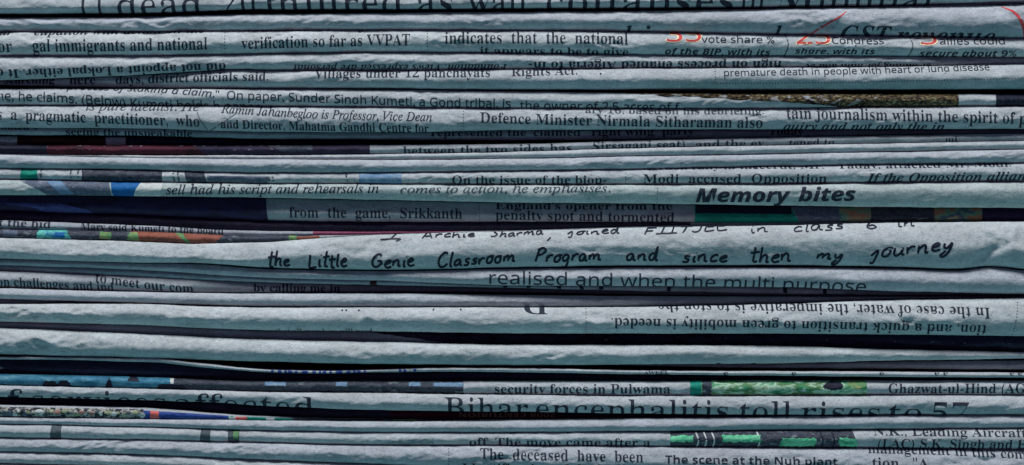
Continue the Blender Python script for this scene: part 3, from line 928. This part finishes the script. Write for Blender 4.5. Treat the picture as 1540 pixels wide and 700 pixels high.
# 21
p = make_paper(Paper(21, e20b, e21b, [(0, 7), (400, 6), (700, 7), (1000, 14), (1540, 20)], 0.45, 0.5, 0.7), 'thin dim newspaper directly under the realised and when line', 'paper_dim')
for x in (757, 792, 838, 872, 902, 1004, 1180, 1240):
    patch(p, 'navy', x, x + 6, -0.1, 0.9, name='headline', rag=2)
patch(p, 'brown', 556, 566, 0.0, 1.1, name='headline', rag=2)

# 22
p = make_paper(Paper(22, e21b, e22b, [(0, 4), (150, 6), (400, 12), (600, 24), (1540, 32)], 0.42, 0.5, 0.7), 'newspaper sloping into shadow with line on challenges at its left end', 'paper_grey')
write(p, 'on challenges and ind', 'serif', [(-4, 430), (60, 433), (170, 440)], 9.5)
write(p, 'to meet our com', 'serif', [(143, 424), (215, 434.5), (290, 441.5)], 9.5)
write(p, 'by calling me in', 'serifbold', [(380, 439), (510, 440)], 8)

# 23, 24
p = make_paper(Paper(23, e23t, e23b, [(0, 1), (500, 4), (800, 8), (1050, 15), (1540, 24)], 0.5, 0.5, 1.0), 'blank grey newspaper thinning to the right, above the upside down water lines', 'paper_blue')
p = make_paper(Paper(24, e23b, e24b, [(0, 9), (160, 12), (250, 22), (1540, 30)], 0.45, 0.5, 0.6), 'sliver of newspaper sunk at left under the blank grey one', 'paper_dim')

# 25
p = make_paper(Paper(25, e24b, e25b, [(0, 0), (1540, -1)], 0.5, Y(.45, .45, .48, .42, .5, .55, .55, .55, .55), 1.4,
                     creases=((560, 478, 0.7, 18, 7, 2.2), (545, 482, -0.8, 16, 6, 1.8), (690, 478, -0.5, 20, 6, 1.6), (250, 474, 0.6, 22, 6, 1.5))),
               'newspaper with two upside down lines about a case of water', 'paper_pale')
write(p, 'In the case of water, the imperative is to stop the', 'serif', [(990, 454), (1200, 457), (1350, 459.5), (1486, 463)], 10.6, True)
write(p, 'tion, and a quick transition to green mobility is needed.', 'serif', [(919, 478.5), (1160, 482), (1481, 489)], 10.4, True)
write(p, 'D', 'serif', [(788, 452), (824, 452)], 14, True)
vrule(p, 881, 465, 500)
vrule(p, 1529, 455, 502, -8)
for x in (515, 521, 652, 693, 540):
    dots(p, [(x, 466 if x > 600 else 467)], 1.5, 'ink', 'body_text')
write(p, 'ances that all members will need', 'serif', [(380, 503), (560, 503)], 6)

# 26
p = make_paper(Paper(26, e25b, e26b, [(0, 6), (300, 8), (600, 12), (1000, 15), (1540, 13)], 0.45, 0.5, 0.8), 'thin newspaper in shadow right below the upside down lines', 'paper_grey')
patch(p, 'plum', [(0, 520), (1, 700)], 1620, -0.1, 1.1, name='shade_band', off=0.7, rag=5)  # shade of the recessed right part, laid on as plum colour

# 27
p = make_paper(Paper(27, e26b, e27b, [(0, 0), (1000, 0), (1300, 3), (1540, 5)], 0.5, Y(.5, .5, .5, .5, .45, .4, .45, .5, .5), 1.4,
                     creases=((530, 538, 0.6, 18, 7, 2.0), (500, 540, -0.4, 18, 6, 1.6), (150, 525, 0.2, 30, 6, 1.4))),
               'blank crumpled newspaper resting above the wavy loose sheet', 'paper_pale')
for x in (1080, 1133, 1240, 1318):
    write(p, 'l', 'bolditalic', [(x - 6, 558), (x + 4, 558)], 8, name='headline')

inner_page(p, 62, [(880, 548.5), (1160, 547.5), (1340, 545), (1540, 543)], [(880, 550), (1160, 555), (1340, 556), (1540, 557)], [(0, 40), (850, 40), (960, 14), (1540, 12)])

# 28
p = make_paper(Paper(28, e28t, e28b, [(0, -6), (1540, -5)], 0.5, 0.45, 0.5), 'wavy thin folded sheet with dark gaps above and below it', 'paper')
for i in range(17):
    x = 408 + i * 8.6 + (i % 3) * 1.5
    patch(p, 'royal', x, x + 3.6 + (i % 2) * 2, 0.1, 1.0, name='small_print', rag=1.5)
for x in (600, 607, 622):
    patch(p, 'royal', x, x + 4, 0.1, 0.9, name='small_print', rag=1.5)
write(p, 'AWEEL', 'serifbold', [(968, 563), (1006, 563)], 3.2, name='small_print')
for x in (1088, 1190, 1322, 1405, 1418, 1518, 1530):
    write(p, 'e', 'serif', [(x, 564.5), (x + 7, 564.5)], 4.5, name='small_print')

# 29
p = make_paper(Paper(29, e28b, e29b, [(0, 13), (150, 9), (300, 10), (420, 14), (1540, 15)], 0.42, 0.6, 0.6), 'newspaper painted in dark purple shade, sunk under the wavy sheet', 'paper_dim')
patch(p, 'plum', -30, 1620, name='shade_band')  # recess shade painted across the whole fold

inner_page(p, 63, [(110, 557), (220, 560), (320, 566)], [(110, 558.5), (220, 563), (320, 568)], [(0, 40), (80, 40), (170, 7), (280, 7), (340, 40)])

# 30
p = make_paper(Paper(30, e29b, e30b, 4, 0.5, 0.45, 0.9), 'newspaper with blue left end, green picture and security forces in line')
patch(p, 'sky', -30, 256)
patch(p, 'slate_dark', 256, 697)
for a, b, u0, u1 in ((64, 86, .5, 1.1), (86, 106, .45, 1.1), (160, 168, .1, .95), (193, 208, -.1, .4), (236, 280, .55, 1.1)):
    patch(p, 'navy', [(0, a + 4), (.5, a), (1, a - 2)], [(0, b - 4), (.5, b), (1, b + 2)], u0, u1, off=0.5, rag=2)
for a, b in ((398, 430), (505, 522), (615, 632), (652, 696)):
    patch(p, 'paleblue', a, b, 0.12, 0.42, off=0.5, rag=2)
patch(p, 'white', 256, 261, 0.05, 0.5, off=0.5, rag=1.5)
patch(p, 'lawn', 1038, [(0, 1300), (.6, 1305), (1, 1302)])
patch(p, 'slate_dark', 1056, 1070, 0.0, 1.05, off=0.5, rag=3)
patch(p, 'green', 1038, 1054, -0.1, 1.1, off=0.5, rag=1)
blob(p, 'navy', 1238, 30, 0.05, 0.65, rag=3)
blob(p, 'lime', 1274, 30, 0.0, 0.5, rag=2)
write(p, 'security forces in Pulwama', 'serif', [(744, 592), (1008, 592)], 9.4)
write(p, 'Ghazwat-ul-Hind (AG', 'serif', [(1336, 591.5), (1542, 591.5)], 9.6)

# 31
p = make_paper(Paper(31, e30b, e31b, 1.5, 0.5, [(0, .35), (400, .4), (560, .5), (1540, .5)], 0.9), 'newspaper with a large cut off headline about encephalitis', 'paper')
write(p, 'f', 'head', [(10, 615), (34, 615)], 20, name='headline')
write(p, 'services', 'head', [(46, 615.5), (140, 617.5), (248, 620)], 20, name='headline')
write(p, 'affected', 'head', [(262, 621), (370, 623), (472, 627)], 20, name='headline')
for s, a, b in (('Bihar', 668, 794), ('encephalitis', 806, 1094), ('toll', 1112, 1190), ('rises', 1204, 1322), ('to', 1336, 1386), ('57', 1402, 1456)):
    g = lambda x: 627 + (x - 668) * 0.0115
    write(p, s, 'head', [(a, g(a)), (b, g(b))], 20, name='headline')

# 32
p = make_paper(Paper(32, e31b, e32b, [(0, 16), (400, 14), (780, 15), (1540, 22)], 0.42, 0.5, 0.6), 'thin dark newspaper with red strip sunk below the encephalitis headline', 'paper_dim')
patch(p, 'plum', -30, 586, name='shade_band')  # dark of the recess left of the red strip, painted in
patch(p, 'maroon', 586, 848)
patch(p, 'plum', 848, 1620, name='shade_band')  # painted recess shade continues right of the strip
write(p, 'charms & boxing', 'serifbold', [(470, 628), (570, 629)], 7)
write(p, '2008 CENTURION', 'sansbold', [(690, 622), (836, 622.5)], 5, True, mat='tan')

# 33
p = make_paper(Paper(33, e32b, e33b, [(0, 2), (350, 3), (500, 8), (1540, 22)], 0.5, 0.5, 0.6), 'newspaper with crowd picture strip and blue and red patches at left', 'paper_grey')
patch(p, 'crowd', -30, 216, 0.15, 1.1)
rn = random.Random(5)
for i in range(26):
    x = 2 + i * 8.2 + rn.uniform(-2, 2)
    u = rn.uniform(.25, .6)
    blob(p, rn.choice(['white', 'white', 'tan_pale', 'tan_pale', 'coral_dim', 'grey_mark', 'slate']), x, rn.uniform(4, 13), u, u + rn.uniform(.25, .5), rag=2)
patch(p, 'royal', 216, 343, 0.25, 1.1)
patch(p, 'coral', 226, 239, 0.25, 1.0, off=0.5, rag=1)
patch(p, 'green', 343, 440, 0.3, 1.1)
patch(p, 'white', 344, 354, .4, 1, off=.5, rag=2)
patch(p, 'coral', 354, 371, .35, .9, off=.5, rag=2)
patch(p, 'white', 400, 412, .4, .9, off=.5, rag=2)
patch(p, 'slate_dark', 440, 720, 0.1, 1.1)
for a, b, m in ((560, 575, 'brown'), (590, 625, 'lime'), (645, 660, 'maroon'), (668, 688, 'maroon')):
    patch(p, m, a, b, 0.2, 1.1, off=.5, rag=2)

# 34
p = make_paper(Paper(34, e33b, e34b, 0, 0.5, 0.52, 0.9), 'narrow blank newspaper below the crowd and red strips', 'paper_blue')

# 35
p = make_paper(Paper(35, e34b, e35b, 1.5, 0.48, 0.5, 1.0), 'newspaper with dark square marks and bright green picture', 'paper')
for a, b in ((76, 92), (301, 316)):
    patch(p, 'grey_mark', [(0, a + 2), (1, a - 1)], [(0, b + 1), (1, b)])
patch(p, 'grey_mark', 343, 360)
patch(p, 'lime', 351, 359, 0.15, 0.7, off=.5, rag=1.5)
patch(p, 'slate_pale', 560, 653, [(560, 1.0), (610, .55), (653, .45)], 1.1, rag=3)
write(p, 'off. The move came after a', 'serif', [(706, 671), (850, 671.5), (978, 672)], 8.6)
write(p, 'ing  money after take', 'serif', [(745, 650.5), (975, 650)], 6)
patch(p, 'slate_dark', 1008, [(0, 1280), (.5, 1286), (1, 1287)])
for a, b, l in ((1008, 1042, 0), (1085, 1142, 3), (1176, 1228, -4), (1260, 1287, 3)):
    patch(p, 'emerald', [(0, a), (1, a + l)], [(0, b), (1, b + l)], .28 if a < 1170 else .45, .68 if a < 1170 else .9, off=.5, rag=4)
for a in (1046, 1058, 1070, 1138, 1233, 1250):
    ribbon(p, [(a, 650), (a + 4, 662), (a + 2, 672)], 2.2, 'white' if a < 1200 else 'navy', 'printed_picture', 0.55)
write(p, '(LAC) S.K. Singh and E', 'serif', [(1320, 673.5), (1542, 675)], 9.4)
write(p, 'N.K., Leading Aircraft', 'serif', [(1313, 654.5), (1542, 657)], 8)

# 36
p = make_paper(Paper(36, e35b, e36b, 0, 0.42, Y(.55, .55, .55, .5, .5, .5, .5, .5, .5), 1.5,
                     creases=((520, 685, 0.4, 22, 7, 2.2), (600, 690, -0.7, 18, 7, 2.0), (350, 678, 0.8, 14, 6, 1.8), (250, 676, -0.2, 30, 5, 1.5))),
               'newspaper with lines reading The deceased have been and The scene at the Nuh plant', 'paper_blue')
write(p, 'The  deceased  have  been', 'serif', [(722, 690), (840, 692), (967, 694.5)], 10.8)
write(p, 'The scene at the Nuh plant', 'sansbold', [(1000, 696), (1258, 699.5)], 8.8)
write(p, 'management in this com', 'serif', [(1305, 681), (1420, 684), (1542, 690)], 8.5)
write(p, 'Identification of the bodies', 'serif', [(695, 712), (960, 714)], 10.5)
write(p, 'tion.  "A', 'serif', [(1310, 702), (1395, 704)], 10)
vrule(p, 675, 675, 698)

# 37, 38
p = make_paper(Paper(37, e36b, e37b, 0.5, 0.5, 0.55, 1.2), 'blank newspaper in the lower left corner, second from the bottom')
p = make_paper(Paper(38, e37b, e38b, 0.5, 0.5, 0.5, 1.0), 'lowest newspaper, a sliver at the bottom left corner')
